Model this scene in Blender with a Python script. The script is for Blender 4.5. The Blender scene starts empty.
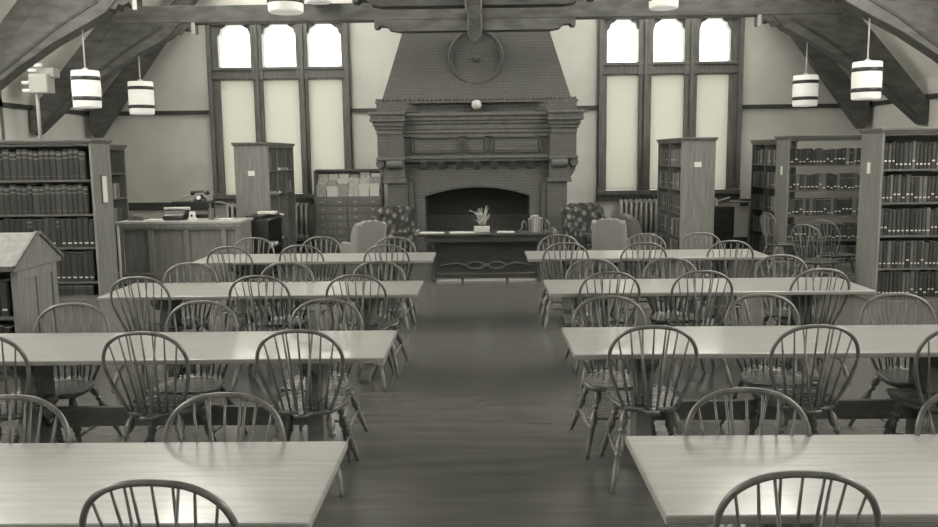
import bpy, bmesh, math, random
from mathutils import Vector, Matrix
C = bpy.context.scene.collection
S = bpy.context.scene
PI = math.pi
R = math.radians
rnd = random.Random(7)

# ------------------------------------------------------------------ camera, world, exposure
cam = bpy.data.cameras.new('camera'); camo = bpy.data.objects.new('camera', cam); C.objects.link(camo)
cam.sensor_width = 36; cam.lens = 830/938*36; cam.clip_end = 200
camo.matrix_world = (Matrix.Translation((0, 0, 1.9)) @ Matrix.Rotation(R(.959), 4, 'Z')
                     @ Matrix.Rotation(R(90-7.496), 4, 'X') @ Matrix.Rotation(R(-.656), 4, 'Z'))
S.camera = camo
W = bpy.data.worlds.new('daylight'); S.world = W; W.use_nodes = True
bg = W.node_tree.nodes['Background']
bg.inputs[0].default_value = (1, .988, .925, 1); bg.inputs[1].default_value = 4.0
S.view_settings.view_transform = 'Standard'; S.view_settings.look = 'None'
S.view_settings.gamma = 1; S.view_settings.use_curve_mapping = False
S.view_settings.exposure = 0.45
# added fill light behind invented glazing in both roof slopes (openings cut below)
for side in (-1, 1):
    for ya, yb, pw, zz in ((-2.4, 4.9, 130, 4.7), (5.1, 10.8, 170, 4.7), (8.2, 16.4, 430, 7.2)):
        l = bpy.data.lights.new('added_roof_fill', 'AREA'); l.shape = 'RECTANGLE'; l.size = yb-ya; l.size_y = 2.6
        l.energy = pw; l.color = (1, .988, .925)
        lo = bpy.data.objects.new('added_roof_fill', l); C.objects.link(lo)
        xm = (7.7 if side > 0 else -7.95)-side*(zz-.5-3.1)/1.17+.55*side
        zx = Vector((side*.76, 0, .65)); yx = Vector((0, 1, 0))
        m3 = Matrix((yx, zx.cross(yx), zx)).transposed().to_4x4()
        lo.matrix_world = Matrix.Translation((xm, (ya+yb)/2, zz)) @ m3

# ------------------------------------------------------------------ materials
def tint(v): return (v, v*.985, v*.92, 1)
def nodes(name):
    m = bpy.data.materials.new(name); m.use_nodes = True
    nt = m.node_tree
    return m, nt, nt.nodes['Principled BSDF']
def setp(b, rough, spec=.5, metal=0):
    b.inputs['Roughness'].default_value = rough
    b.inputs['Specular IOR Level'].default_value = spec
    b.inputs['Metallic'].default_value = metal
def plain(name, v, rough=.6, spec=.4, metal=0):
    m, nt, b = nodes(name); b.inputs['Base Color'].default_value = tint(v); setp(b, rough, spec, metal)
    return m
def noisy(name, v0, v1, scale=(1, 1, 1), rough=.6, spec=.4, detail=4, nscale=4, bump=0, coat=0, lo=.35, hi=.65):
    m, nt, b = nodes(name); setp(b, rough, spec)
    tc = nt.nodes.new('ShaderNodeTexCoord'); mp = nt.nodes.new('ShaderNodeMapping')
    mp.inputs['Scale'].default_value = scale
    nz = nt.nodes.new('ShaderNodeTexNoise'); nz.inputs['Scale'].default_value = nscale; nz.inputs['Detail'].default_value = detail
    cr = nt.nodes.new('ShaderNodeValToRGB')
    cr.color_ramp.elements[0].position = lo; cr.color_ramp.elements[1].position = hi
    cr.color_ramp.elements[0].color = tint(v0); cr.color_ramp.elements[1].color = tint(v1)
    L = nt.links.new
    L(tc.outputs['Object'], mp.inputs[0]); L(mp.outputs[0], nz.inputs['Vector'])
    L(nz.outputs['Fac'], cr.inputs[0]); L(cr.outputs[0], b.inputs['Base Color'])
    if bump:
        bp = nt.nodes.new('ShaderNodeBump'); bp.inputs['Strength'].default_value = bump; bp.inputs['Distance'].default_value = .01
        L(nz.outputs['Fac'], bp.inputs['Height']); L(bp.outputs[0], b.inputs['Normal'])
    if coat:
        b.inputs['Coat Weight'].default_value = coat; b.inputs['Coat Roughness'].default_value = .08
    return m
def brick(name, v0, v1, mortar, bw=.21, bh=.066, rough=.7):
    m, nt, b = nodes(name); setp(b, rough, .4)
    L = nt.links.new
    tc = nt.nodes.new('ShaderNodeTexCoord'); sp = nt.nodes.new('ShaderNodeSeparateXYZ'); ad = nt.nodes.new('ShaderNodeMath')
    cb = nt.nodes.new('ShaderNodeCombineXYZ'); br = nt.nodes.new('ShaderNodeTexBrick')
    L(tc.outputs['Object'], sp.inputs[0]); L(sp.outputs[0], ad.inputs[0]); L(sp.outputs[1], ad.inputs[1])
    L(ad.outputs[0], cb.inputs[0]); L(sp.outputs[2], cb.inputs[1]); L(cb.outputs[0], br.inputs['Vector'])
    br.inputs['Scale'].default_value = 1; br.inputs['Brick Width'].default_value = bw; br.inputs['Row Height'].default_value = bh
    br.inputs['Mortar Size'].default_value = .007; br.inputs['Mortar Smooth'].default_value = .3
    br.inputs['Color1'].default_value = tint(v0); br.inputs['Color2'].default_value = tint(v1); br.inputs['Mortar'].default_value = tint(mortar)
    L(br.outputs['Color'], b.inputs['Base Color'])
    bp = nt.nodes.new('ShaderNodeBump'); bp.inputs['Strength'].default_value = .5; bp.inputs['Distance'].default_value = .006; bp.invert = True
    L(br.outputs['Fac'], bp.inputs['Height']); L(bp.outputs[0], b.inputs['Normal'])
    return m
def floral(name):
    m, nt, b = nodes(name); setp(b, .85, .2)
    L = nt.links.new
    tc = nt.nodes.new('ShaderNodeTexCoord'); vo = nt.nodes.new('ShaderNodeTexVoronoi'); vo.inputs['Scale'].default_value = 8
    nz = nt.nodes.new('ShaderNodeTexNoise'); nz.inputs['Scale'].default_value = 30
    mx = nt.nodes.new('ShaderNodeMath'); mx.operation = 'MULTIPLY_ADD'; mx.inputs[1].default_value = .5
    cr = nt.nodes.new('ShaderNodeValToRGB')
    L(tc.outputs['Object'], vo.inputs['Vector']); L(tc.outputs['Object'], nz.inputs['Vector'])
    L(nz.outputs['Fac'], mx.inputs[0]); L(vo.outputs['Distance'], mx.inputs[2]); L(mx.outputs[0], cr.inputs[0])
    e = cr.color_ramp.elements; e[0].position = .42; e[0].color = tint(.20); e[1].position = .78; e[1].color = tint(.04)
    n = e.new(.56); n.color = tint(.10)
    L(cr.outputs[0], b.inputs['Base Color'])
    return m
def emit(name, v, e, rough=.5):
    m, nt, b = nodes(name); b.inputs['Base Color'].default_value = tint(v); setp(b, rough)
    b.inputs['Emission Color'].default_value = tint(1); b.inputs['Emission Strength'].default_value = e
    return m
M = {}
M['plaster'] = noisy('plaster', .66, .72, nscale=2.2, rough=.85, spec=.2, bump=.08)
M['ceiling'] = noisy('ceiling_plaster', .84, .88, nscale=2, rough=.9, spec=.1)
M['floor'] = noisy('floor_linoleum', .075, .10, scale=(.5, 3.5, 1), nscale=2.5, rough=.22, spec=.5, detail=8)
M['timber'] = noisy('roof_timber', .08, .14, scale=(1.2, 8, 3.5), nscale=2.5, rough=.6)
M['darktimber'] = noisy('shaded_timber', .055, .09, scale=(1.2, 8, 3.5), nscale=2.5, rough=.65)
M['trim'] = noisy('window_wood', .12, .18, scale=(6, 6, .8), nscale=4, rough=.45)
M['rail'] = noisy('rail_wood', .05, .08, scale=(.8, 6, 6), nscale=4, rough=.5)
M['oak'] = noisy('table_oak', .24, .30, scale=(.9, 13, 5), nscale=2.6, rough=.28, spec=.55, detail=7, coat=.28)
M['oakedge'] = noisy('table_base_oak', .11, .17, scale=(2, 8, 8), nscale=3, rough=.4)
M['chair'] = noisy('chair_maple', .105, .165, scale=(3, 3, 3), nscale=6, rough=.3, spec=.6)
M['seat'] = noisy('chair_seat_maple', .075, .12, scale=(1, 8, 1), nscale=5, rough=.26, spec=.6)
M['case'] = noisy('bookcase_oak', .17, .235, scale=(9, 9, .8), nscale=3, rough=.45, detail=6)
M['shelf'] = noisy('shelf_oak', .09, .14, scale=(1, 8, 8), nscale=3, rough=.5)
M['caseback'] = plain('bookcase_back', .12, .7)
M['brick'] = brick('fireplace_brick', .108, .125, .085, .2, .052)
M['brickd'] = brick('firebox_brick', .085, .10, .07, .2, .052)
M['terra'] = noisy('terracotta_moulding', .10, .135, nscale=9, rough=.65, bump=.2)
M['terrad'] = noisy('terracotta_relief', .07, .10, nscale=12, rough=.6, bump=.3)
M['dark'] = noisy('dark_stained_wood', .03, .05, scale=(1, 7, 7), nscale=3, rough=.35)
M['black'] = plain('black_lacquer', .02, .25, .6)
M['white'] = plain('white_card', .72, .6)
M['paper'] = noisy('printed_paper', .5, .7, nscale=14, rough=.8)
M['paperg'] = noisy('grey_paper', .3, .5, nscale=20, rough=.8)
M['iron'] = plain('painted_radiator_iron', .52, .4, .5)
M['brass'] = plain('metal_pull', .55, .3, .5, .8)
M['pipe'] = plain('pipe_paint', .55, .35, .5)
M['glasslamp'] = emit('lamp_opal_glass', .7, .22, .35)
M['floral'] = floral('floral_upholstery')
M['fabric'] = noisy('pale_upholstery', .20, .24, nscale=60, rough=.9, spec=.1)
M['fabricd'] = noisy('grey_upholstery', .10, .13, nscale=60, rough=.9, spec=.1)
M['leaf'] = noisy('leaf_green', .16, .42, nscale=12, rough=.5)
M['ceramic'] = plain('ceramic_pot', .45, .3)
M['pages'] = plain('book_pages', .35, .85)
M['counter'] = noisy('counter_oak', .15, .205, scale=(7, 7, .8), nscale=3, rough=.6, detail=6)
M['countertop'] = noisy('counter_top_oak', .30, .40, scale=(.8, 8, 3), nscale=3, rough=.3)
# window glass: thin pane, transparent with a faint reflection
m = bpy.data.materials.new('window_glass'); m.use_nodes = True; nt = m.node_tree; nt.nodes.clear()
o_ = nt.nodes.new('ShaderNodeOutputMaterial'); t_ = nt.nodes.new('ShaderNodeBsdfTransparent'); g_ = nt.nodes.new('ShaderNodeBsdfGlossy')
x_ = nt.nodes.new('ShaderNodeMixShader'); g_.inputs['Roughness'].default_value = .05; x_.inputs[0].default_value = .06
t_.inputs[0].default_value = (.97, .97, .95, 1)
nt.links.new(t_.outputs[0], x_.inputs[1]); nt.links.new(g_.outputs[0], x_.inputs[2]); nt.links.new(x_.outputs[0], o_.inputs[0]); M['glass'] = m
m = bpy.data.materials.new('blind_cloth'); m.use_nodes = True; nt = m.node_tree; nt.nodes.clear()
o_ = nt.nodes.new('ShaderNodeOutputMaterial'); t_ = nt.nodes.new('ShaderNodeBsdfTranslucent'); g_ = nt.nodes.new('ShaderNodeBsdfDiffuse')
x_ = nt.nodes.new('ShaderNodeMixShader'); x_.inputs[0].default_value = .5
t_.inputs[0].default_value = (.58, .575, .54, 1); g_.inputs[0].default_value = (.7, .695, .65, 1)
nt.links.new(t_.outputs[0], x_.inputs[1]); nt.links.new(g_.outputs[0], x_.inputs[2]); nt.links.new(x_.outputs[0], o_.inputs[0]); M['blind'] = m
BOOKT = [.022, .03, .038, .048, .06, .085, .13, .24, .33]
for i, v in enumerate(BOOKT): M['book%d' % i] = noisy('book_cloth_%s' % 'abcdefghi'[i], v*.85, v*1.1, nscale=25, rough=.6)
M['band'] = plain('book_label', .62, .7)
M['gilt'] = plain('book_lettering', .13, .6)

# ------------------------------------------------------------------ mesh helpers
class MB:
    def __init__(s): s.bm = bmesh.new(); s.mi = 0
    def _f(s, vs, smooth=False):
        try:
            f = s.bm.faces.new(vs); f.material_index = s.mi; f.smooth = smooth
        except ValueError: pass
    def box(s, x0, x1, y0, y1, z0, z1):
        v = [s.bm.verts.new(p) for p in ((x0,y0,z0),(x1,y0,z0),(x1,y1,z0),(x0,y1,z0),(x0,y0,z1),(x1,y0,z1),(x1,y1,z1),(x0,y1,z1))]
        for q in ((3,2,1,0),(4,5,6,7),(0,1,5,4),(1,2,6,5),(2,3,7,6),(3,0,4,7)): s._f([v[i] for i in q])
        return s
    def prism(s, poly, axis, a, b):      # poly = 2d points in the remaining two axes
        def P(p, t):
            return {'x': (t, p[0], p[1]), 'y': (p[0], t, p[1]), 'z': (p[0], p[1], t)}[axis]
        A = [s.bm.verts.new(P(p, a)) for p in poly]; B = [s.bm.verts.new(P(p, b)) for p in poly]
        n = len(poly); s._f(A); s._f(list(reversed(B)))
        for i in range(n): s._f([A[i], B[i], B[(i+1) % n], A[(i+1) % n]])
        return s
    def tube(s, pts, rad, seg=8, closed=False, flat=1):
        pts = [Vector(p) for p in pts]; n = len(pts)
        if not hasattr(rad, '__len__'): rad = [rad]*n
        rings = []; prev = None
        for i, p in enumerate(pts):
            if closed: t = pts[(i+1) % n]-pts[i-1]
            else: t = pts[min(i+1, n-1)]-pts[max(i-1, 0)]
            t.normalize()
            if prev is None:
                a = Vector((0, 0, 1)) if abs(t.z) < .9 else Vector((0, 1, 0))
                u = t.cross(a).normalized()
            else:
                u = (prev - t*prev.dot(t)).normalized()
            prev = u; w = t.cross(u)
            rings.append([s.bm.verts.new(p+(u*math.cos(2*PI*k/seg)+w*flat*math.sin(2*PI*k/seg))*rad[i]) for k in range(seg)])
        m = n if closed else n-1
        for i in range(m):
            a, b = rings[i], rings[(i+1) % n]
            for k in range(seg): s._f([a[k], a[(k+1) % seg], b[(k+1) % seg], b[k]], True)
        if not closed: s._f(list(reversed(rings[0]))); s._f(rings[-1])
        return s
    def lathe(s, prof, c=(0, 0, 0), seg=16):      # prof: (r, z) from bottom to top
        c = Vector(c); rings = []
        for r, z in prof: rings.append([s.bm.verts.new(c+Vector((max(r, 1e-4)*math.cos(2*PI*k/seg), max(r, 1e-4)*math.sin(2*PI*k/seg), z))) for k in range(seg)])
        for a, b in zip(rings, rings[1:]):
            for k in range(seg): s._f([a[k], a[(k+1) % seg], b[(k+1) % seg], b[k]], True)
        s._f(list(reversed(rings[0]))); s._f(rings[-1])
        return s
    def build(s, name, mats, parent=None, loc=None, bevel=0, smooth_sub=0, rotz=0):
        bmesh.ops.recalc_face_normals(s.bm, faces=s.bm.faces)
        me = bpy.data.meshes.new(name); s.bm.to_mesh(me); s.bm.free()
        if not isinstance(mats, (list, tuple)): mats = [mats]
        for q in mats: me.materials.append(M[q])
        o = bpy.data.objects.new(name, me); C.objects.link(o)
        if parent: o.parent = parent
        if loc: o.location = loc
        if rotz: o.rotation_euler.z = rotz
        if bevel:
            b = o.modifiers.new('bevel', 'BEVEL'); b.width = bevel; b.segments = 2; b.limit_method = 'ANGLE'
        if smooth_sub:
            b = o.modifiers.new('sub', 'SUBSURF'); b.levels = smooth_sub; b.render_levels = smooth_sub
        return o
def tag(o, label, cat, group=None):
    o['label'] = label; o['category'] = cat
    if group: o['group'] = group
    return o
def struct(o, label=None):
    o['kind'] = 'structure'
    if label: o['label'] = label
    return o
def thing(name, label, cat, loc=(0, 0, 0), rotz=0, group=None):
    o = bpy.data.objects.new(name, None); o.empty_display_size = .1; C.objects.link(o)
    o.location = loc; o.rotation_euler.z = rotz
    return tag(o, label, cat, group)
def kids(o): return [c for c in bpy.data.objects if c.parent == o]
TREE = {}
def tree(o):
    if o.name not in TREE: TREE[o.name] = [(c, tree(c)) for c in kids(o)]
    return TREE[o.name]
def dup(root, loc, rotz, label, group=None, extra=None):
    t = tree(root)
    r = root.copy(); C.objects.link(r); r.location = loc; r.rotation_euler = (0, 0, rotz)
    r['label'] = label
    if group: r['group'] = group
    def rec(lst, par):
        for c, sub in lst:
            n = c.copy(); C.objects.link(n); n.parent = par; rec(sub, n)
    rec(t, r)
    return r
def lerp(a, b, t): return a+(b-a)*t
def interp(tab, x):
    for (x0, y0), (x1, y1) in zip(tab, tab[1:]):
        if x <= x1: return lerp(y0, y1, (x-x0)/(x1-x0))
    return tab[-1][1]

# ------------------------------------------------------------------ room shell
XL, XR, YB, YF = -7.95, 7.7, 17.0, -3.0
struct(MB().box(XL-.3, XR+.3, YF, YB+.3, -.1, 0).build('floor', 'floor'), 'dark polished floor running down the centre aisle')
WL = dict(x0=-5.47, x1=-2.66, lights=[(-5.25, -4.61), (-4.37, -3.70), (-3.46, -2.82)])
WR = dict(x0=2.37, x1=5.19, lights=[(2.54, 3.13), (3.43, 4.04), (4.34, 4.94)])
ZS, ZT = 1.05, 4.58
gable = MB()
y0, y1 = YB, YB+.3
gable.box(XL, WL['x0'], y0, y1, 0, 4.58)
gable.box(WL['x1'], WR['x0'], y0, y1, 0, 4.58)
gable.box(WR['x1'], XR, y0, y1, 0, 4.58)
gable.box(WL['x0'], WL['x1'], y0, y1, 0, ZS); gable.box(WR['x0'], WR['x1'], y0, y1, 0, ZS)
gable.prism([(XL, 4.58), (XR, 4.58), (.5, 12.2), (-.7, 12.2)], 'y', y0, y1)
struct(gable.build('wall_back', 'plaster'), 'plaster end wall behind the fireplace with two tall windows')
struct(MB().box(XL, XR, YF-.2, YF, 0, 5.8).prism([(XL, 3.1), (XR, 3.1), (.5, 12.2), (-.7, 12.2)], 'y', YF-.2, YF).build('wall_front', 'plaster'), 'plaster wall behind the camera')
# side walls (left one has a tall window bay)
SW = (12.2, 13.82)
lw = MB(); lw.box(XL-.2, XL, YF, SW[0], 0, 3.1); lw.box(XL-.2, XL, SW[1], YB, 0, 3.1); lw.box(XL-.2, XL, SW[0], SW[1], 0, 1.1)
struct(lw.build('wall_left', 'plaster'))
struct(MB().box(XR, XR+.2, YF, YB, 0, 3.1).build('wall_right', 'plaster'))
# sloping plaster roof sides and boarded top
sl = 1.17
def roofx(z, side): return (XR-(z-3.1)/sl) if side > 0 else (XL+(z-3.1)/sl)
rl = MB()
DY = (-2.6, 11.0)
for side in (1, -1):
    def slab(lo, hi, a, b):
        xa, xb = roofx(lo, side), roofx(hi, side); dx = .2*side
        rl.prism([(xa, lo), (xb, hi), (xb+dx, hi), (xa+dx, lo)], 'y', a, b)
    slab(3.1, 5.8, YF, DY[0]); slab(3.1, 3.3, *DY); slab(5.3, 5.8, *DY)
    if side > 0: slab(3.1, 5.8, DY[1], YB)
    else: slab(3.1, 5.8, DY[1], SW[0]); slab(3.1, 5.8, SW[1], YB); slab(3.85, 5.8, *SW)
struct(rl.build('ceiling', 'ceiling'), 'pale sloping plaster ceiling between the roof trusses')
rt = MB(); RY = (8.0, 16.6)
for side in (1, -1):
    def up(lo, hi, a, b):
        xa, xb = roofx(lo, side), roofx(hi, side); dx = .2*side
        if side*xb < 0: xb = -.125
        rt.prism([(xa, lo), (xb, hi), (xb+dx, hi), (xa+dx, lo)], 'y', a, b)
    up(5.8, 12.3, YF, RY[0]); up(7.7, 12.3, *RY); up(5.8, 12.3, RY[1], YB)
struct(rt.build('ceiling', 'timber'), 'dark boarded upper slopes of the roof')
# side window bay
swf = MB()
for a, b in ((SW[0], SW[0]+.1), (SW[1]-.1, SW[1]), (12.96, 13.06)): swf.box(XL-.15, XL+.04, a, b, 1.1, 3.85)
for a, b in ((1.1, 1.2), (2.75, 2.9), (3.75, 3.85)): swf.box(XL-.15, XL+.04, SW[0], SW[1], a, b)
w3 = struct(swf.build('window_3', 'trim'), 'side window at the far left edge')
MB().box(XL-.1, XL-.09, SW[0]+.1, SW[1]-.1, 1.2, 3.75).build('pane', 'glass', w3)

def make_window(n, d):
    f = MB(); x0, x1 = d['x0'], d['x1']; L = d['lights']
    ya, yb = YB-.05, YB+.16
    # moulded outer casing in two steps
    f.box(x0-.02, x0+.07, YB-.09, yb, ZS+.1, ZT+.02); f.box(x1-.07, x1+.02, YB-.09, yb, ZS+.1, ZT+.02)
    f.box(x0+.07, L[0][0]-.02, ya+.03, yb, ZS, ZT); f.box(L[2][1]+.02, x1-.07, ya+.03, yb, ZS, ZT)
    f.box(x0-.02, x1+.02, YB-.09, yb, ZT-.06, ZT+.08)
    # mullions: wider above, narrower moulded below
    for a, b in ((L[0][1], L[1][0]), (L[1][1], L[2][0])):
        f.box(a, b, ya-.02, yb, 3.43, ZT); f.box(a+.03, b-.03, ya, yb, ZS, 3.45)
        f.box((a+b)/2-.035, (a+b)/2+.035, ya-.05, yb, ZS, ZT-.1)
    f.box(x0+.07, x1-.07, ya, yb, 3.45, 3.68); f.box(x0+.05, x1-.05, ya-.03, yb, 3.62, 3.68)
    # chamfered heads of the three upper lights
    for a, b in L:
        for sx in (0, 1):
            xx = a if sx == 0 else b; q = 1 if sx == 0 else -1
            f.prism([(xx-q*.02, 4.29), (xx+q*.03, 4.35), (xx+q*.05, 4.43), (xx+q*.13, 4.47), (xx+q*.18, 4.53), (xx-q*.02, 4.53)], 'y', ya+.03, yb)
        f.box(a-.02, b+.02, ya+.02, yb, 4.51, ZT)
    f.box(x0-.02, x1+.02, YB-.13, yb, ZS, ZS+.09)
    f.box(x0-.04, x1+.04, YB-.07, YB-.005, ZS-.12, ZS)
    w = struct(f.build('window_%d' % n, 'trim', bevel=.008), ('tall three-light window left of the fireplace' if n == 1 else 'tall three-light window right of the fireplace'))
    for a, b in L:
        MB().box(a-.03, b+.03, YB+.1, YB+.108, 1.14, 4.54).build('pane', 'glass', w)
        bl = MB(); k = 8
        w0, w1 = a-.035, b+.035
        bl.box(w0, w1, YB+.045, YB+.049, 1.17, 3.46)
        B = bl.build('blind', 'blind', w)
        MB().box(w0, w1, YB+.035, YB+.055, 1.146, 1.17).build('hem_bar', 'pipe', B)
        MB().tube([(w0, YB+.045, 3.44), (w1, YB+.045, 3.44)], .018, 8).build('roller', 'pipe', B)
make_window(1, WL); make_window(2, WR)

for side, n in ((-1, 6), (1, 7)):  # skylights added out of view to let the fill light in
    f = MB(); xa, xb = roofx(5.8, side), roofx(7.7, side)
    for k in range(6):
        y = RY[0]+(RY[1]-RY[0])*k/5
        f.prism([(xa, 5.8), (xb, 7.7), (xb+.12*side, 7.7), (xa+.12*side, 5.8)], 'y', y-.05, y+.05)
    dw = struct(f.build('window_%d' % n, 'trim'), 'added skylight high in the roof slope, for fill light')
    MB().prism([(xa+.05*side, 5.8), (xb+.05*side, 7.7), (xb+.06*side, 7.7), (xa+.06*side, 5.8)], 'y', *RY).build('pane', 'glass', dw)
for side, n in ((-1, 4), (1, 5)):  # dormer glazing likewise added, unseen, for the lower fill lights
    f = MB()
    for k in range(9):
        y = DY[0]+(DY[1]-DY[0])*k/8
        xa, xb = roofx(3.3, side), roofx(5.3, side)
        f.prism([(xa, 3.3), (xb, 5.3), (xb+.12*side, 5.3), (xa+.12*side, 3.3)], 'y', y-.05, y+.05)
    dw = struct(f.build('window_%d' % n, 'trim'), 'long dormer glazing added in the roof slope for fill light')
    MB().prism([(xa+.05*side, 3.3), (xb+.05*side, 5.3), (xb+.06*side, 5.3), (xa+.06*side, 3.3)], 'y', *DY).build('pane', 'glass', dw)

# wooden rails along the walls
def trim(name, n, spec, mat='rail', label=None):
    t = MB()
    for b in spec: t.box(*b)
    return struct(t.build('trim_%d' % n, mat), label)
trim('', 1, [(XL, WL['x0']-.02, YB-.05, YB, 2.76, 2.84)], label='dark picture rail left of the left window')
trim('', 2, [(WL['x1']+.02, -1.3, YB-.05, YB, 2.76, 2.84), (1.1, WR['x0']-.02, YB-.05, YB, 2.76, 2.84)], label='dark picture rail beside the chimney')
trim('', 3, [(WR['x1']+.02, XR, YB-.05, YB, 2.74, 2.82)], label='dark picture rail right of the right window')
trim('', 4, [(XR-.05, XR, YF, YB, 2.75, 2.83)], label='picture rail on the right wall')
trim('', 5, [(XL, XL+.05, YF, SW[0], 2.76, 2.84), (XL, XL+.05, SW[1], YB, 2.76, 2.84)], label='picture rail on the left wall')
trim('', 6, [(XL, WL['x0']-.06, YB-.04, YB, .83, .99)], label='chair rail left of the left window')
trim('', 7, [(WR['x1']+.06, XR, YB-.04, YB, .80, .94)], label='chair rail right of the right window')
struct(MB().box(XL, -1.9, YB-.03, YB, 0, .16).box(1.75, XR, YB-.03, YB, 0, .16).build('baseboard_back', 'rail'))

# ------------------------------------------------------------------ roof trusses
CX = -.1
def truss(y, label, beam=True):
    t = thing('roof_truss', label, 'roof truss', (CX, y, 2.3), group='timber roof trusses')
    h = .14
    for s in (-1, 1):
        g = lambda pts: [(s*px, pz-2.3) for px, pz in pts]
        w = 7.8
        MB().prism(g([(7.72, 2.31), (w, 2.38), (w, 2.72), (6.30, 4.44), (.15, 11.6), (-.0, 11.6), (-.0, 11.0), (.1, 11.0), (5.98, 4.44)] if beam else [(7.54, 2.31), (7.62, 2.31), (7.70, 2.45), (7.70, 2.78), (6.30, 4.44), (.15, 11.6), (0, 11.6), (0, 10.9), (.1, 10.9), (5.93, 4.44)]), 'y', -h+.03, h-.03).build('rafter', 'timber', t, bevel=.01)
        if not beam: continue
        b = MB(); b.prism(g([(7.70, 2.33), (7.13, 2.83), (6.62, 3.20), (6.08, 3.54), (5.52, 3.83), (5.25, 3.98), (5.05, 4.19), (6.19, 4.19)]), 'y', -h, h)
        br = b.build('curved_brace', 'timber', t, bevel=.012)
        # applied board joint following the brace
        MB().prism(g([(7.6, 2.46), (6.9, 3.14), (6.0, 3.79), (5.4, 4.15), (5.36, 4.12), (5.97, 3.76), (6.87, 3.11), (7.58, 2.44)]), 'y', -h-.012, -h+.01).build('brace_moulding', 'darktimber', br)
        if beam:
            e = MB()
            e.prism(g([(5.6, 4.19), (5.6, 3.9), (5.3, 3.96), (5.25, 4.03), (5.12, 4.02), (5.08, 4.09), (5.0, 4.07), (4.92, 4.12), (4.88, 4.03), (4.83, 4.03), (4.83, 4.19)]), 'y', -h+.015, h-.015)
            e.build('scrolled_bracket', 'timber', t)
            e = MB(); e.box(min(s*4.80, s*4.86), max(s*4.80, s*4.86), -h-.02, -h, 4.0-2.3, 4.19-2.3).build('bracket_end', 'ceramic', t)
    if beam:
        MB().box(-6.25, 6.25, -h, h, 4.19-2.3, 4.48-2.3).build('tie_beam', 'timber', t, bevel=.012)
        c = MB(); pts = []
        for s in (-1, 1):
            q = [(1.72, 4.19), (1.72, 4.06), (1.66, 4.06), (1.62, 4.10), (1.52, 4.09), (1.46, 4.03), (1.3, 4.0)]
            pts += [(s*a, b-2.3) for a, b in (q if s > 0 else reversed(q))][::1] if s > 0 else []
        left = [(-a, b) for a, b in reversed(pts)]
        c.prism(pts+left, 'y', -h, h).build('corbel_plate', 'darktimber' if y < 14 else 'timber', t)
        # carved drop at the middle
        d = MB(); d.box(-.1, .1, -.2, .0, 4.0-2.3, 4.55-2.3)
        d.prism([(-.1, 1.7), (.1, 1.7), (.11, 1.62), (0, 1.46), (-.11, 1.62)], 'y', -.2, 0)
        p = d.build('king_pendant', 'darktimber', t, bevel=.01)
        e = MB()
        for s in (-1, 1):
            e.tube([(s*.11, -.2, 2.1), (s*.11, -.2, 1.64), (s*.02, -.2, 1.47)], .012, 6)
            e.tube([(s*.11, -.2, 2.25), (s*.02, -.2, 2.08)], .012, 6)
        e.build('pendant_moulding', 'shelf', p)
    return t
truss(16.72, 'farthest roof truss of plain curved braces set close to the end wall', beam=False)
truss(14.72, 'roof truss with tie beam crossing in front of the window heads')
truss(12.3, 'nearest roof truss, its curved braces filling the upper corners')

# ------------------------------------------------------------------ fireplace
FC = -.09
fp = thing('fireplace', 'monumental brick fireplace with moulded mantel and tapering chimney breast', 'fireplace', (FC, 15.5, 0))
def F(): return MB()
# chimney breast (tapers upward)
ch = F(); v = []
def frust(mb, xb0, xt0, yb0, yt0, z0, z1, yback=1.5):
    P = [(-xb0, yb0, z0), (xb0, yb0, z0), (xb0, yback, z0), (-xb0, yback, z0), (-xt0, yt0, z1), (xt0, yt0, z1), (xt0, yback, z1), (-xt0, yback, z1)]
    v = [mb.bm.verts.new(p) for p in P]
    for q in ((3,2,1,0),(4,5,6,7),(0,1,5,4),(1,2,6,5),(2,3,7,6),(3,0,4,7)): mb._f([v[i] for i in q])
frust(ch, 1.77, 1.38, .15, .35, 2.86, 4.12)
frust(ch, 1.38, .9, .35, .6, 4.12, 5.8); ch.box(-.9, .9, .6, 1.5, 5.8, 11)
ch.build('chimney_breast', 'brick', fp)
led = F(); led.box(-1.86, 1.86, -.05, 1.5, 2.84, 2.88)
n = 46
for i in range(n):
    x = -1.85+3.7*(i+.1)/n; led.box(x, x+.05, -.06, .25, 2.88, 2.925)
led.build('dentil_ledge', 'terra', fp)
core = F(); core.box(-1.55, 1.55, .12, 1.5, 2.64, 2.85); core.build('recessed_frieze', 'brick', fp)
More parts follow.
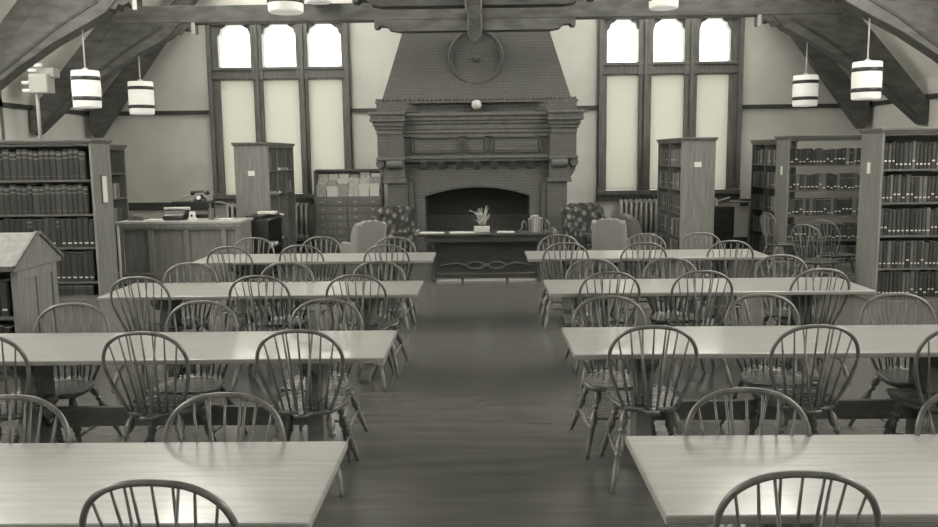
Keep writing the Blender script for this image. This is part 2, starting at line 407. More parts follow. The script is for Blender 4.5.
for s in (-1, 1):
    X = lambda a, b: (min(s*a, s*b), max(s*a, s*b))
    k = F(); k.box(*X(1.28, 1.83), -.1, .5, 2.68, 2.84); k.box(*X(1.5, 1.53), -.105, -.1, 2.68, 2.84)
    k.prism([(s*1.28, .12), (s*1.28, -.1), (s*1.05, .12)], 'z', 2.68, 2.84)
    k.build('corner_block', 'brick', fp)
    cp = F()
    for z0, z1, o in ((2.62, 2.68, .14), (2.56, 2.62, .11), (2.5, 2.56, .12), (2.42, 2.50, .07), (2.36, 2.42, .04), (2.27, 2.36, .01)):
        cp.box(*X(1.36-o*.5, 1.82+o), -.18-o, 1.4, z0, z1)
    cp.build('capital', 'terra', fp, bevel=.012)
    pb = F(); pb.box(*X(1.34, 1.82), -.17, 1.4, 1.86, 2.27); pb.box(*X(1.62, 1.64), -.178, -.16, 1.88, 2.27); pb.build('upper_pier', 'brick', fp)
    sc = F(); sc.box(*X(1.32, 1.85), -.2, 1.4, 1.80, 1.86)
    sc.tube([(s*1.36, -.14, 1.73), (s*1.66, -.14, 1.73)], .09, 12); sc.tube([(s*1.78, -.16, 1.74), (s*1.78, .4, 1.74)], .08, 12)
    sc.box(*X(1.34, 1.72), -.12, 1.3, 1.46, 1.8)
    sc.prism([(s*1.7, 1.78), (s*1.84, 1.72), (s*1.80, 1.58), (s*1.72, 1.46), (s*1.7, 1.46)], 'y', -.1, 1.2)
    sc.build('scroll_corbel', 'terra', fp, bevel=.01)
    bp = F(); bp.box(*X(1.30, 1.74), -.13, 1.3, 1.38, 1.46); bp.build('pier_band', 'terra', fp, bevel=.01)
    pi = F(); pi.box(*X(1.30, 1.66), -.07, 1.3, 0, 1.38); pi.box(*X(1.2, 1.32), .0, 1.0, 0, 1.4); pi.box(*X(1.36, 1.38), -.08, -.06, .2, 1.36)
    pi.build('pier', 'brick', fp)
    pp = F(); pp.box(*X(1.24, 1.74), -.14, 1.3, 0, .22); pp.build('pier_base', 'terra', fp, bevel=.01)
mm = F()
for z0, z1, o in ((2.60, 2.66, .10), (2.52, 2.60, .06), (2.46, 2.52, .03), (2.36, 2.46, .0), (2.29, 2.34, .06), (2.22, 2.29, .03)):
    mm.box(-1.42, 1.42, -.02-o, .3, z0, z1)
mm.box(-1.42, 1.42, .0, .3, 1.88, 2.64)
mm.build('mantel_cornice', 'terra', fp, bevel=.01)
fr = F()
for a, b in ((-1.2, -.31), (-.22, .18), (.27, 1.18)):
    fr.box(a, b, -.05, .0, 2.20, 2.23); fr.box(a, b, -.05, .0, 1.93, 1.96); fr.box(a, a+.03, -.05, .0, 1.93, 2.23); fr.box(b-.03, b, -.05, .0, 1.93, 2.23)
fr.build('frieze_panel_moulding', 'terrad', fp)
fr = F()
for a, b in ((-1.16, -.35), (-.18, .14), (.31, 1.14)): fr.box(a, b, -.012, .0, 1.97, 2.19)
fr.build('frieze_panel', 'brick', fp)
ml = F(); ml.box(-1.42, 1.42, -.1, .3, 1.82, 1.88); ml.box(-1.42, 1.42, -.06, .3, 1.77, 1.82); ml.build('lower_moulding', 'terra', fp, bevel=.01)
for i in range(7):
    x = -.99+.33*i
    c = F(); c.prism([(-.1, 1.77), (.3, 1.77), (.3, 1.58), (.1, 1.6), (.02, 1.66)], 'x', x-.06, x+.06)
    c.build('corbel', 'terra', fp, bevel=.01)
    if i < 6:
        a = F(); pts = [(x+.05, 1.77), (x+.05, 1.68)]
        for k in range(9):
            an = PI-PI*k/8; pts.append((x+.165+.095*math.cos(an), 1.68+.075*math.sin(an)))
        pts += [(x+.28, 1.68), (x+.28, 1.77)]
        a.prism(pts, 'y', .0, .2).build('corbel_arch', 'brickd', fp)  # darker brick puts the shade of the recess into the colour
fw = F(); pts = [(-1.25, 0), (-.98, 0), (-.98, 1.12)]
arch = []
for k in range(17):
    t = -1+2*k/16; arch.append((.98*t, 1.12+.17*(1-t*t)))
pts = [(-1.38, 0), (-.98, 0)]+arch+[(.98, 0), (1.38, 0), (1.38, 1.8), (-1.38, 1.8)]
fw.prism(pts, 'y', .08, .5); fw.build('overmantel_wall', 'brick', fp)
al = F(); ap = arch+[(x*1.0, z+.045) for x, z in reversed(arch)]
al.prism(ap, 'y', .05, .3); al.build('arch_moulding', 'terrad', fp)
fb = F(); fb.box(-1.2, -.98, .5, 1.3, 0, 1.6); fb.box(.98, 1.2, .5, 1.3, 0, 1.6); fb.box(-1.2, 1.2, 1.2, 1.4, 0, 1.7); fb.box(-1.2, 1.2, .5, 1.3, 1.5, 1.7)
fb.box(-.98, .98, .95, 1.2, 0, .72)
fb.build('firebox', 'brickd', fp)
hs = F(); hs.box(-1.9, 1.9, -.7, -.14, 0, .05); hs.box(-1.2, 1.2, -.14, 1.2, 0, .05); hs.build('hearth', 'terrad', fp, bevel=.01)
wr = F(); N = 48
yf = lambda z: .15+.2*(z-2.86)/1.26
cz = 3.68
wr.tube([(.48*math.cos(2*PI*k/N), yf(cz)-.04, cz+.48*math.sin(2*PI*k/N)) for k in range(N)], [.032+.012*(k%2)+.008*rnd.random() for k in range(N)], 8, closed=True)
w_ = wr.build('relief_wreath', 'terrad', fp)
em = F()
for k in range(5):
    an = PI/2+2*PI*k/5
    em.tube([(0, yf(cz)-.03, cz-.02), (.09*math.cos(an), yf(cz)-.03, cz-.02+.07*math.sin(an))], [.035, .01], 6)
em.build('relief_emblem', 'terra', fp)
b_ = F(); b_.lathe([(.05, 0), (.09, .03), (.105, .08), (.105, .12), (.08, .17), (.03, .2)], (0, 0, 0), 20)
gl = thing('mantel_ornament', 'small pale globe ornament on a dark stepped base at the mantel centre', 'ornament', (FC, 15.44, 2.66))
MB().box(-.24, .24, -.05, .12, 0, .025).box(-.14, .14, -.04, .1, .025, .05).build('base', 'dark', gl)
g = MB(); g.lathe([(.02, 0), (.06, .015), (.085, .05), (.092, .09), (.08, .14), (.05, .17), (.01, .18)], (0, .03, .05), 20); g.build('globe', 'iron', gl)
b_.bm.free()

# ------------------------------------------------------------------ bookcases
HB = 2.14
BOARDS = [.06, .43, .84, 1.25, 1.66]
BOOKS = []          # (size, callable data)
def bookcase(label, loc, rotz, w, d, h=HB, boards=BOARDS, cols=1, double=True, back=True, cat='bookcase'):
    t = thing('bookcase', label, cat, loc, rotz)
    for a in (0, w-.035): MB().box(a, a+.035, 0, d, 0, h-.04).build('end_panel', 'case', t, bevel=.004)
    c = MB(); c.box(-.03, w+.03, -.03, d+.03, h-.035, h); c.box(-.015, w+.015, -.015, d+.015, h-.06, h-.035); c.build('cornice', 'shelf', t, bevel=.005)
    yb = d/2 if double else d-.02
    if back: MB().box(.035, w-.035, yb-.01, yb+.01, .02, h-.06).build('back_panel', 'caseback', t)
    p = MB(); p.box(.035, w-.035, .012, .03, 0, boards[0])
    if double: p.box(.035, w-.035, d-.03, d-.012, 0, boards[0])
    p.build('plinth', 'case', t)
    MB().box(.035, w-.035, .005, .03, h-.09, h-.06).build('top_rail', 'shelf', t)
    cw = (w-.035)/cols
    for k in range(1, cols): MB().box(k*cw, k*cw+.03, .003, d-.003, boards[0]-.03, h-.06).build('divider', 'case', t)
    for z in boards:
        for k in range(cols):
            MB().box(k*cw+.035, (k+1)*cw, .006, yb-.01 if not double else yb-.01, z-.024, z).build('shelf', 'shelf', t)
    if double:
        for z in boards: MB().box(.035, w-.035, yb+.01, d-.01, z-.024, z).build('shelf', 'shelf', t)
    return t
MESH = {}
def book_mesh(th, h, dp, tone, style):
    key = (round(th, 3), round(h, 3), round(dp, 3), tone, style)
    if key in MESH: return MESH[key]
    mb = MB(); c = [(-th/2, dp), (-th/2, .012), (-th*.3, .002), (0, 0), (th*.3, .002), (th/2, .012), (th/2, dp)]
    lv = [(0, 0), (h, 0)]
    if style == 'low': lv = [(0, 0), (.05, 1), (.066, 0), (h, 0)]
    elif style == 'mid': lv = [(0, 0), (.09, 1), (.108, 0), (h*.8, 2), (h*.82, 0), (h, 0)]
    elif style == 'ribs': lv = [(0, 0), (h*.12, 2), (h*.13, 0), (h*.72, 2), (h*.76, 0), (h*.86, 2), (h*.93, 0), (h, 0)]
    elif style == 'dotlow': lv = [(0, 0), (.03, 1), (.045, 0), (h*.7, 2), (h*.75, 0), (h, 0)]
    rings = [[mb.bm.verts.new((x, y, z)) for x, y in c] for z, _ in lv]
    for i in range(len(lv)-1):
        for k in range(6):
            mb.mi = lv[i][1] if (1 <= k <= 4 and lv[i][1] == 2) or k in (2, 3) else 0
            mb._f([rings[i][k], rings[i][k+1], rings[i+1][k+1], rings[i+1][k]])
    mb.mi = 3
    mb._f(rings[0]); mb._f(list(reversed(rings[-1])))
    mb._f([rings[0][0]]+[r[0] for r in rings[1:]]+[r[-1] for r in reversed(rings)]) if len(lv) == 2 else mb._f([r[0] for r in rings]+[r[-1] for r in reversed(rings)])
    bmesh.ops.recalc_face_normals(mb.bm, faces=mb.bm.faces)
    me = bpy.data.meshes.new('book'); mb.bm.to_mesh(me); mb.bm.free()
    for q in ('book%d' % tone, 'band', 'gilt', 'pages'): me.materials.append(M[q])
    MESH[key] = me
    return me
ORD = ['first', 'second', 'third', 'fourth', 'fifth', 'sixth', 'seventh', 'eighth', 'ninth', 'tenth', 'eleventh', 'twelfth', 'thirteenth',
       'fourteenth', 'fifteenth', 'sixteenth', 'seventeenth', 'eighteenth', 'nineteenth', 'twentieth', 'twenty-first', 'twenty-second', 'twenty-third', 'twenty-fourth', 'twenty-fifth', 'twenty-sixth', 'twenty-seventh']
TONE = ['black', 'black', 'dark', 'dark', 'dark', 'grey', 'grey', 'pale', 'pale']
def row(case, x0, x1, z, room, th, hr, dp, tones, styles, where, group, fromright=False, lean=0, gaps=0, y=.02):
    """books between x0 and x1 in the case's own frame, standing on z; queued for sorting by size in view"""
    x = x0; q = []
    while True:
        t = round(th*rnd.choice((.82, .92, 1.0, 1.12)), 3)
        if x+t > x1: break
        if gaps and rnd.random() < gaps: x += t*2; continue
        h = round(min(room-.012, hr*rnd.choice((.93, .96, 1.0))), 3)
        q.append([x+t/2, t, h, rnd.choice(tones), rnd.choice(styles)]); x += t+.002
    n = len(q)
    for i, b in enumerate(q):
        k = n-1-i if fromright else i
        lab = '%s book, %s from the %s, %s' % (TONE[b[3]], ORD[min(k, len(ORD)-1)], 'right' if fromright else 'left', where)
        loc = case.matrix_basis @ Vector((b[0], y, z+.001))
        BOOKS.append((loc, case.rotation_euler.z, (b[1], b[2], dp, b[3], b[4]), lab, group, lean))

DK = [1, 1, 2, 2, 3]; MX = [1, 2, 2, 3, 3, 4, 4, 5, 6]; PL = [3, 4, 5, 6, 6, 7, 7, 8]
# near left case (faces the camera, end panel to the aisle)
lcx0 = -7.7
lc = bookcase('tall oak bookcase of large dark bound volumes at the left edge', (lcx0, 11.08, 0), 0, 2.5, .56, 2.16, [.05, .24, .71, 1.16, 1.62], 1)
SN = {4: 'top shelf', 3: 'second shelf', 2: 'third shelf', 1: 'fourth shelf', 0: 'bottom shelf'}
for i, (z, hr, th) in enumerate([(.05, .14, .085), (.24, .42, .075), (.71, .40, .075), (1.16, .40, .082), (1.62, .41, .084)]):
    row(lc, 1.0, 2.455, z, .5, th, hr, .24, DK if i != 3 else [1, 2, 2, 2, 3], ['low'] if i == 1 else (['low', 'ribs'] if i == 2 else ['ribs']), SN[i]+' of the left bookcase', SN[i]+' books in the near left bookcase', True)
# near right case
rc = bookcase('tall oak bookcase full of labelled books at the right edge', (4.9, 10.34, 0), 0, 2.6, .56, 2.16, BOARDS, 1)
for i, z in enumerate(BOARDS):
    row(rc, .04, 1.35, z, .38, .05, .335, .2, MX, ['low', 'low', 'low', 'mid'], SN[i]+' of right-edge bookcase', SN[i]+' books in the near right bookcase')
# second right case
rc2 = bookcase('oak bookcase of labelled books behind the right-edge bookcase', (5.0, 13.74, 0), 0, 2.5, .56, 2.14, BOARDS, 1, back=False)
for i, z in enumerate(BOARDS):
    row(rc2, .04, 1.62, z, .38, .062, .27, .19, MX, ['low', 'low', 'mid', 'dotlow'], SN[i]+' of the middle right bookcase', SN[i]+' books in the second right bookcase')
# third right case faces the aisle
rc3 = bookcase('narrow oak bookcase facing the aisle, farthest on the right', (5.12, 15.95, 0), -PI/2, 1.45, .3, 2.1, BOARDS, 2, double=False)
for i, z in enumerate(BOARDS):
    for k, (a, b) in enumerate(((.05, .69), (.76, 1.4))):
        row(rc3, a, b, z, .38, .062, .27, .18, PL, ['low', 'plain'], '%s, %s bay of far right bookcase' % (SN[i], ('far', 'near')[k]), SN[i]+' books in the far right bookcase')
# freestanding right case
rs = bookcase('freestanding oak bookcase with a card on its end, before right window', (3.40, 16.2, 0), -PI/2, 1.9, .58, 2.14, BOARDS, 2)
for i, z in enumerate(BOARDS):
    for k, (a, b) in enumerate(((.05, .93), (.98, 1.86))):
        row(rs, a+.04, b-(.05 if k else .1), z, .38, .062, .29, .2, PL, ['plain', 'plain', 'mid'], '%s, %s bay of freestanding right bookcase' % (SN[i], ('far', 'near')[k]), SN[i]+' books in the freestanding right bookcase')
# freestanding left case, mostly empty
ls = bookcase('freestanding oak bookcase, mostly empty, before the left window', (-3.6, 14.05, 0), PI/2, 1.9, .58, 2.14, BOARDS, 3)
row(ls, .05, .25, BOARDS[4], .38, .05, .3, .2, PL, ['plain'], 'top shelf of freestanding left bookcase', 'books in the freestanding left bookcase')
row(ls, 1.3, 1.7, BOARDS[3], .38, .03, .2, .2, PL, ['plain'], 'second shelf of freestanding left bookcase', 'books in the freestanding left bookcase')
# narrow one behind the near left case
lc2 = bookcase('narrow bookcase seen past the end of the left bookcase', (-6.0, 13.25, 0), PI/2, .75, .35, 2.12, BOARDS, 1, double=False)
row(lc2, .05, .5, BOARDS[3], .38, .05, .25, .2, PL, ['plain'], 'upper shelf of narrow left bookcase', 'books in the narrow left bookcase')
row(lc2, .05, .6, BOARDS[2], .38, .055, .25, .2, PL, ['plain'], 'middle shelf of narrow left bookcase', 'books in the narrow left bookcase')
# papers lying on the freestanding left case's shelves
for x, z, w in ((.8, BOARDS[4], .28), (1.35, BOARDS[4], .3), (.75, BOARDS[3], .34), (.9, BOARDS[2], .3), (.8, BOARDS[1], .3)):
    p = MB(); p.box(0, .22, -w/2, w/2, 0, .025); p.box(.01, .2, -w/2+.03, w/2-.02, .025, .04)
    P0 = (-3.84, 14.05+x, z+.001)
    tag(p.build('paper_stack', 'paper', loc=P0), 'pale papers lying on %s shelf, %s' % ({4: 'the top', 3: 'the second', 2: 'the third', 1: 'the fourth'}[BOARDS.index(z)], 'far bay of freestanding left bookcase' if x > 1 else 'middle bay of freestanding left bookcase'), 'papers', 'papers on the freestanding left bookcase')
# cards on the case ends
def card(loc, sx, sy, sz, label, name='label_card'):
    return tag(MB().box(0, sx, 0, sy, 0, sz).build(name, 'white', loc=loc), label, 'sign')
card((3.62, 14.29, 1.64), .12, .009, .085, 'small white card on the end of the freestanding right bookcase')
card((-3.95, 14.04, 1.58), .11, .009, .085, 'small white card on the end of the freestanding left bookcase')
card((4.891, 10.6, 1.60), .008, .09, .14, 'small white card on the end of the right-edge bookcase')
card((4.991, 13.96, 1.50), .008, .09, .14, 'small white card on the end of the middle right bookcase')
fr_ = thing('framed_notice', 'narrow framed notice hung on the end of the left bookcase', 'notice', (-5.2, 11.36, 1.28))
MB().box(0, .012, -.07, .10, 0, .40).build('frame', 'oakedge', fr_)
MB().box(.012, .016, -.05, .08, .02, .38).build('sheet', 'white', fr_)

# low index case at the left edge with a gabled top
ic = thing('index_case', 'low oak book case with a gabled sloping top at the left edge', 'index case', (-6.4, 7.12, 0))
w, d = 2.3, .74
MB().box(w-.05, w, .03, d-.03, 0, .95).build('end_panel', 'case', ic, bevel=.004)
MB().box(w, w+.012, .03, .12, 0, .95).box(w, w+.012, d-.12, d-.03, 0, .95).box(w, w+.012, .12, d-.12, .84, .95).box(w, w+.012, d/2-.03, d/2+.03, 0, .84).build('panel_frame', 'case', ic, bevel=.003)
MB().box(0, .05, .03, d-.03, 0, .95).build('end_panel', 'case', ic)
MB().box(.05, w-.05, d/2-.01, d/2+.01, 0, .95).build('back_panel', 'caseback', ic)
for z in (.1, .52): MB().box(.05, w-.05, .04, d-.04, z-.03, z).build('shelf', 'shelf', ic)
gt = MB(); gt.prism([(-.03, .93), (d+.03, .93), (d+.05, .98), (d*.55, 1.235), (d*.45, 1.235), (-.05, .98)], 'x', -.03, w+.03); gt.build('sloping_top', 'counter', ic, bevel=.004)
gm = MB(); gm.prism([(-.06, .985), (d*.45, 1.25), (d*.55, 1.25), (d+.06, .985), (d+.05, .955), (d*.54, 1.22), (d*.46, 1.22), (-.05, .955)], 'x', w+.025, w+.05); gm.build('gable_moulding', 'shelf', ic)
for i, z in enumerate((.1, .52)):
    row(ic, 1.3, 2.24, z, .38, .075, .34, .2, DK, ['low'], ('lower', 'upper')[i]+' shelf of gabled index case', ('lower', 'upper')[i]+' shelf books in the index case', True, y=.06)

# ------------------------------------------------------------------ place books: 300 largest as individuals, rest as one stuff object
camv = Vector((0, 0, 1.9))
def vis(b):
    s = b[2][1]/(b[0]-camv).length
    return -s
BOOKS.sort(key=vis)
seen = {}
stuffbm = bmesh.new(); stuffmats = []; smi = {}
for i, (loc, rz, key, lab, grp, lean) in enumerate(BOOKS):
    me = book_mesh(*key)
    if i < 300:
        o = bpy.data.objects.new('book', me); C.objects.link(o); o.location = loc; o.rotation_euler.z = rz
        seen[lab] = seen.get(lab, 0)+1
        tag(o, lab, 'book', grp)
    else:
        n0 = len(stuffbm.faces); tmp = bmesh.new(); tmp.from_mesh(me)
        mt = Matrix.Translation(loc) @ Matrix.Rotation(rz, 4, 'Z')
        vm = {v: stuffbm.verts.new(mt @ v.co) for v in tmp.verts}
        for f in tmp.faces:
            mm_ = me.materials[f.material_index].name
            if mm_ not in smi: smi[mm_] = len(smi); stuffmats.append(me.materials[f.material_index])
            try:
                nf = stuffbm.faces.new([vm[v] for v in f.verts]); nf.material_index = smi[mm_]
            except ValueError: pass
        tmp.free()
if stuffmats:
    me = bpy.data.meshes.new('distant_books'); stuffbm.to_mesh(me)
    for q in stuffmats: me.materials.append(q)
    o = bpy.data.objects.new('distant_books', me); C.objects.link(o); tag(o, 'remaining books filling the farthest aisle-facing bookcases', 'books'); o['kind'] = 'stuff'
print('BOOKS', len(BOOKS))

# ------------------------------------------------------------------ library tables
def make_table(label):
    t = thing('library_table', label, 'table')
    L, Wd = 2.66, .756
    tp = MB(); tp.box(-L/2, L/2, -Wd/2, Wd/2, .728, .76); top = tp.build('tabletop', 'oak', t, bevel=.007)
    for s in (-1, 1):
        x = s*(L/2-.46)
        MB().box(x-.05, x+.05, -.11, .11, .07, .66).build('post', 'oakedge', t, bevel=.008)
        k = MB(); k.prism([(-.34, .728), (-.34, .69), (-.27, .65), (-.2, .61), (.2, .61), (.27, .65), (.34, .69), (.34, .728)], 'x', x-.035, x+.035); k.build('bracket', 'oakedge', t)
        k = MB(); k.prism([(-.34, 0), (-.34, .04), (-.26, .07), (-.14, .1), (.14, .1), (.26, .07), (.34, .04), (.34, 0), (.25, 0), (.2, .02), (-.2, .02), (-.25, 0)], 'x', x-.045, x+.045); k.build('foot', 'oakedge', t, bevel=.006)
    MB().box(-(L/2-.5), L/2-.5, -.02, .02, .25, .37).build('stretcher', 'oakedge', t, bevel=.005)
    return t
TX = {'L': [(-.55, 3.218), (-.566, 5.343), (-.545, 7.504), (-.546, 9.71)], 'R': [(.570, 3.262), (.515, 5.39), (.548, 7.488), (.495, 9.749)]}
ROW = ['nearest row', 'second row', 'third row', 'farthest row']
tbl = None
for s, side in (('L', 'left'), ('R', 'right')):
    for k, (x, yb) in enumerate(TX[s]):
        lab = ('long oak library table %s of the aisle, %s from the camera' % (side, ['nearest', 'second', 'third', 'farthest'][k])).replace('nearest from', 'nearest to')
        cx = x-1.33 if s == 'L' else x+1.33
        if tbl is None: tbl = make_table(lab); tbl.location = (cx, yb-.378, 0)
        else: dup(tbl, (cx, yb-.378, 0), 0, lab)

# ------------------------------------------------------------------ windsor chairs
def make_chair():
    t = thing('windsor_chair', '', 'chair')
    # bow
    raw = [(.45, .152), (.52, .180), (.60, .211), (.68, .234), (.745, .243), (.80, .237), (.85, .215), (.885, .183), (.912, .140), (.929, .09), (.936, .03)]
    prof = []
    for i in range(len(raw)-1):
        p0, p1, p2, p3 = raw[max(i-1, 0)], raw[i], raw[i+1], raw[min(i+2, len(raw)-1)]
        for k in range(3):
            t_ = k/3; q = [.5*(2*p1[j]+(p2[j]-p0[j])*t_+(2*p0[j]-5*p1[j]+4*p2[j]-p3[j])*t_*t_+(3*p1[j]-p0[j]-3*p2[j]+p3[j])*t_**3) for j in (0, 1)]
            prof.append((q[0], q[1]))
    prof.append(raw[-1]); prof.append((.9365, .01))
    yy = lambda z: -.165-(z-.45)*.22
    pts = [(x, yy(z), z) for z, x in prof]+[(-x, yy(z), z) for z, x in reversed(prof)]
    MB().tube(pts, .0115, 8).build('bow', 'chair', t)
    def bowz(x):
        x = abs(x); up = [(b, a) for a, b in reversed(prof) if a >= .76]
        return interp(up, max(x, .03))
    for i in range(7):
        u = (i-3)/3; xb = u*.12; xt = u*.196; zt = bowz(xt); yb = -.168+.012*abs(u)-.012
        p0 = Vector((xb, yb, .45)); p1 = Vector((xt, yy(zt), zt))
        MB().tube([p0, p0.lerp(p1, .3), p0.lerp(p1, .7), p1], [.0065, .0085, .006, .005], 6).build('spindle', 'chair', t)
    for s in (-1, 1):
        zt = bowz(.085); p0 = Vector((s*.022, -.262, .45)); p1 = Vector((s*.085, yy(zt)-.002, zt))
        MB().tube([p0, p0.lerp(p1, .3), p1], [.0065, .0085, .005], 6).build('brace_spindle', 'chair', t)
    # saddle seat with a tailpiece
    sb = MB(); out = []
    outline = [(.205, .20), (.225, .12), (.222, .02), (.20, -.08), (.165, -.165), (.10, -.205), (.045, -.225), (.038, -.28)]
    front = [(-.12, .222), (0, .232), (.12, .222)]
    out = outline+[(-x, y) for x, y in reversed(outline)]+front
    Z = [(.418, .86), (.428, .97), (.445, 1.0), (.457, .985)]
    rings = [[sb.bm.verts.new((x*f, y*f, z)) for x, y in out] for z, f in Z]
    inner = [sb.bm.verts.new((x*.8, y*.8-.005, .444)) for x, y in out]
    rings.append(inner); n = len(out)
    for a, b in zip(rings, rings[1:]):
        for k in range(n): sb._f([a[k], a[(k+1) % n], b[(k+1) % n], b[k]], True)
    sb._f(list(reversed(rings[0]))); sb._f(inner)
    sb.build('seat', 'seat', t)
    # turned legs
    def leg(sx, sy):
        a = Vector((sx*.135, sy*.13-.01, .43)); b = Vector((sx*.232, .235 if sy > 0 else -.35, 0))
        tab = [(0, .010), (.05, .011), (.08, .017), (.14, .0215), (.19, .020), (.23, .012), (.25, .009), (.265, .018), (.285, .018), (.30, .009), (.34, .011), (.40, .018), (.46, .0225), (.50, .022), (.54, .012), (.555, .017), (.575, .017), (.59, .0125), (.70, .0155), (.78, .0155), (.92, .012), (1, .009)]
        MB().tube([a.lerp(b, u) for u, _ in tab], [r*1.25 for _, r in tab], 8).build('leg', 'chair', t)
        return a, b
    ends = {}
    for sx in (-1, 1):
        for sy in (-1, 1): ends[sx, sy] = leg(sx, sy)
    mid = []
    for sx in (-1, 1):
        p = ends[sx, -1][0].lerp(ends[sx, -1][1], .60); q = ends[sx, 1][0].lerp(ends[sx, 1][1], .60)
        MB().tube([p, p.lerp(q, .3), p.lerp(q, .5), p.lerp(q, .7), q], [.008, .011, .015, .011, .008], 8).build('side_stretcher', 'chair', t); mid.append(p.lerp(q, .5))
    p, q = mid
    MB().tube([p, p.lerp(q, .25), p.lerp(q, .5), p.lerp(q, .75), q], [.008, .010, .015, .010, .008], 8).build('centre_stretcher', 'chair', t)
    return t
CH = {'L1f': [(-1.87, 3.17), (-1.03, 3.18)], 'L1n': [(-0.955, 2.28)], 'L2f': [(-2.65, 5.26), (-1.84, 5.3), (-1.03, 5.33)], 'L2n': [(-2.72, 4.3), (-1.83, 4.34), (-1.0, 4.36)],
 'L3f': [(-2.58, 7.27), (-1.72, 7.25), (-0.93, 7.26)], 'L3n': [(-2.72, 6.42), (-1.78, 6.42), (-1.0, 6.42)], 'L4f': [(-2.63, 9.51), (-1.88, 9.56), (-0.99, 9.45)], 'L4n': [(-2.66, 8.57), (-1.91, 8.65), (-1.01, 8.61)],
 'R1f': [(1.02, 3.2), (1.93, 3.2)], 'R1n': [(0.935, 2.32)], 'R2f': [(0.83, 5.35), (1.82, 5.38), (2.68, 5.37)], 'R2n': [(0.93, 4.39), (1.79, 4.38), (2.56, 4.32)],
 'R3f': [(0.98, 7.28), (1.64, 7.31), (2.68, 7.45)], 'R3n': [(1.0, 6.46), (1.74, 6.47), (2.67, 6.52)], 'R4f': [(0.87, 9.52), (1.87, 9.53), (2.52, 9.59)], 'R4n': [(0.88, 8.64), (1.68, 8.57), (2.62, 8.68)]}
chair0 = None
K = .95/.92
TN = ['nearest', 'second', 'third', 'farthest']
for key, lst in CH.items():
    side = 'left' if key[0] == 'L' else 'right'; near = key[2] == 'n'; r = int(key[1])-1
    order = sorted(range(len(lst)), key=lambda i: -lst[i][0] if side == 'left' else lst[i][0])
    for i, (x, yt) in enumerate(lst):
        x *= K; yt *= K
        ye = TX[key[0]][r][1]
        y = yt+.28 if near else yt-.28
        rk = order.index(i)
        pos = ['at the aisle end of', 'midway along', 'at the outer end of'][rk]
        lab = 'windsor chair %s the %s %s table, %s side' % (pos, TN[r], side, 'camera' if near else 'fireplace')
        rz = (0 if near else PI)+R(rnd.uniform(-4, 4))
        if chair0 is None:
            chair0 = make_chair(); chair0.location = (x, y, 0); chair0.rotation_euler.z = rz; chair0['label'] = lab; chair0['group'] = 'windsor chairs at the library tables'
        else: dup(chair0, (x, y, 0), rz, lab, 'windsor chairs at the library tables')
dup(chair0, (4.45, 11.0, 0), R(-62), 'windsor chair turned sideways before the middle right bookcase, left of a pair', 'windsor chairs at the library tables')
dup(chair0, (4.95, 11.65, 0), R(-62), 'windsor chair turned sideways before the middle right bookcase, right of a pair', 'windsor chairs at the library tables')
dup(chair0, (4.72, 13.1, 0), R(-80), 'windsor chair turned sideways beside the far right bookcase', 'windsor chairs at the library tables')

# ------------------------------------------------------------------ reading desk before the hearth
dk = thing('console_desk', 'long dark wooden desk with carved panel standing before the fireplace', 'desk', (.05, 12.62, 0))
MB().box(-1.06, 1.06, -.3, .28, .68, .72).build('desktop', 'dark', dk, bevel=.012)
MB().box(-.92, .92, -.3+.02, -.24, .6, .68).build('apron', 'dark', dk)
MB().box(-.80, .80, -.06, -.02, .11, .66).build('front_panel', 'dark', dk)
c = MB()
for s in (-1, 1):
    c.tube([(s*(.03+.13*(1-math.cos(2*PI*k/20))), -.075, .22+.05*math.sin(2*PI*k/20)) for k in range(20)], .014, 6, closed=True)
    c.tube([(s*.3, -.075, .22), (s*.45, -.075, .26), (s*.7, -.075, .22)], [.02, .016, .008], 6)
c.tube([(-.05, -.075, .22), (.05, -.075, .22)], .03, 8)
c.build('carved_scroll', 'shelf', dk)
MB().box(-.78, -.38, -.2, .14, .0, .045).build('footboard', 'white', dk); MB().box(-.34, .30, -.2, .14, 0, .045).build('footboard', 'white', dk); MB().box(.34, .76, -.2, .14, 0, .045).build('footboard', 'white', dk)
MB().box(-.82, .82, -.24, -.2, .05, .11).build('stretcher', 'dark', dk)
LP = [(.03, 0), (.035, .04), (.02, .07), (.03, .12), (.018, .16), (.026, .3), (.03, .42), (.018, .5), (.03, .54), (.022, .6), (.03, .68)]
for x in (-.79, .79):
    for y in (-.24, .2): MB().lathe(LP, (x, y, 0), 10).build('leg', 'dark', dk)
for s in (-1, 1):
    MB().tube([(s*1.04, -.3, .73), (s*1.04, .26, .73)], .035, 10).build('rolled_end', 'oakedge', dk)
pt = thing('potted_plant', 'small leafy plant in a pale pot on the dark desk', 'plant', (-.0, 12.62, .72))
pb = MB(); pb.box(-.13, .11, -.07, .07, .0, .09); pb.build('pot', 'ceramic', pt, bevel=.012)
lf = MB()
for k in range(22):
    an = rnd.uniform(0, 2*PI); l = rnd.uniform(.14, .36); o = rnd.uniform(.04, .27)
    ca, sa = math.cos(an), math.sin(an)*.6
    b = Vector((ca*.03, sa*.03, .08)); m_ = b+Vector((ca*o*.4, sa*o*.4, l*.6)); e = b+Vector((ca*o, sa*o, l*(.75 if o > .13 else 1)))
    lf.tube([b, b.lerp(m_, .5), m_, m_.lerp(e, .6), e], [.003, .008, .011, .007, .0015], 6, flat=.3)
lf.build('leaves', 'leaf', pt)
for x0, x1, y0_, lab in ((-.98, -.58, 12.42, 'open pale magazines at the left end of the dark desk'), (-.5, -.12, 12.42, 'pale papers left of the plant pot on the desk'), (.22, .48, 12.44, 'white sheet lying right of the plant on the desk')):
    p = MB(); p.box(x0, x1, y0_, y0_+.22, .721, .729); p.box(x0+.04, x0+(x1-x0)*.6, y0_+.03, y0_+.2, .729, .735)
    p.bm.verts.ensure_lookup_table(); tag(p.build('papers', 'paperg'), lab, 'papers')
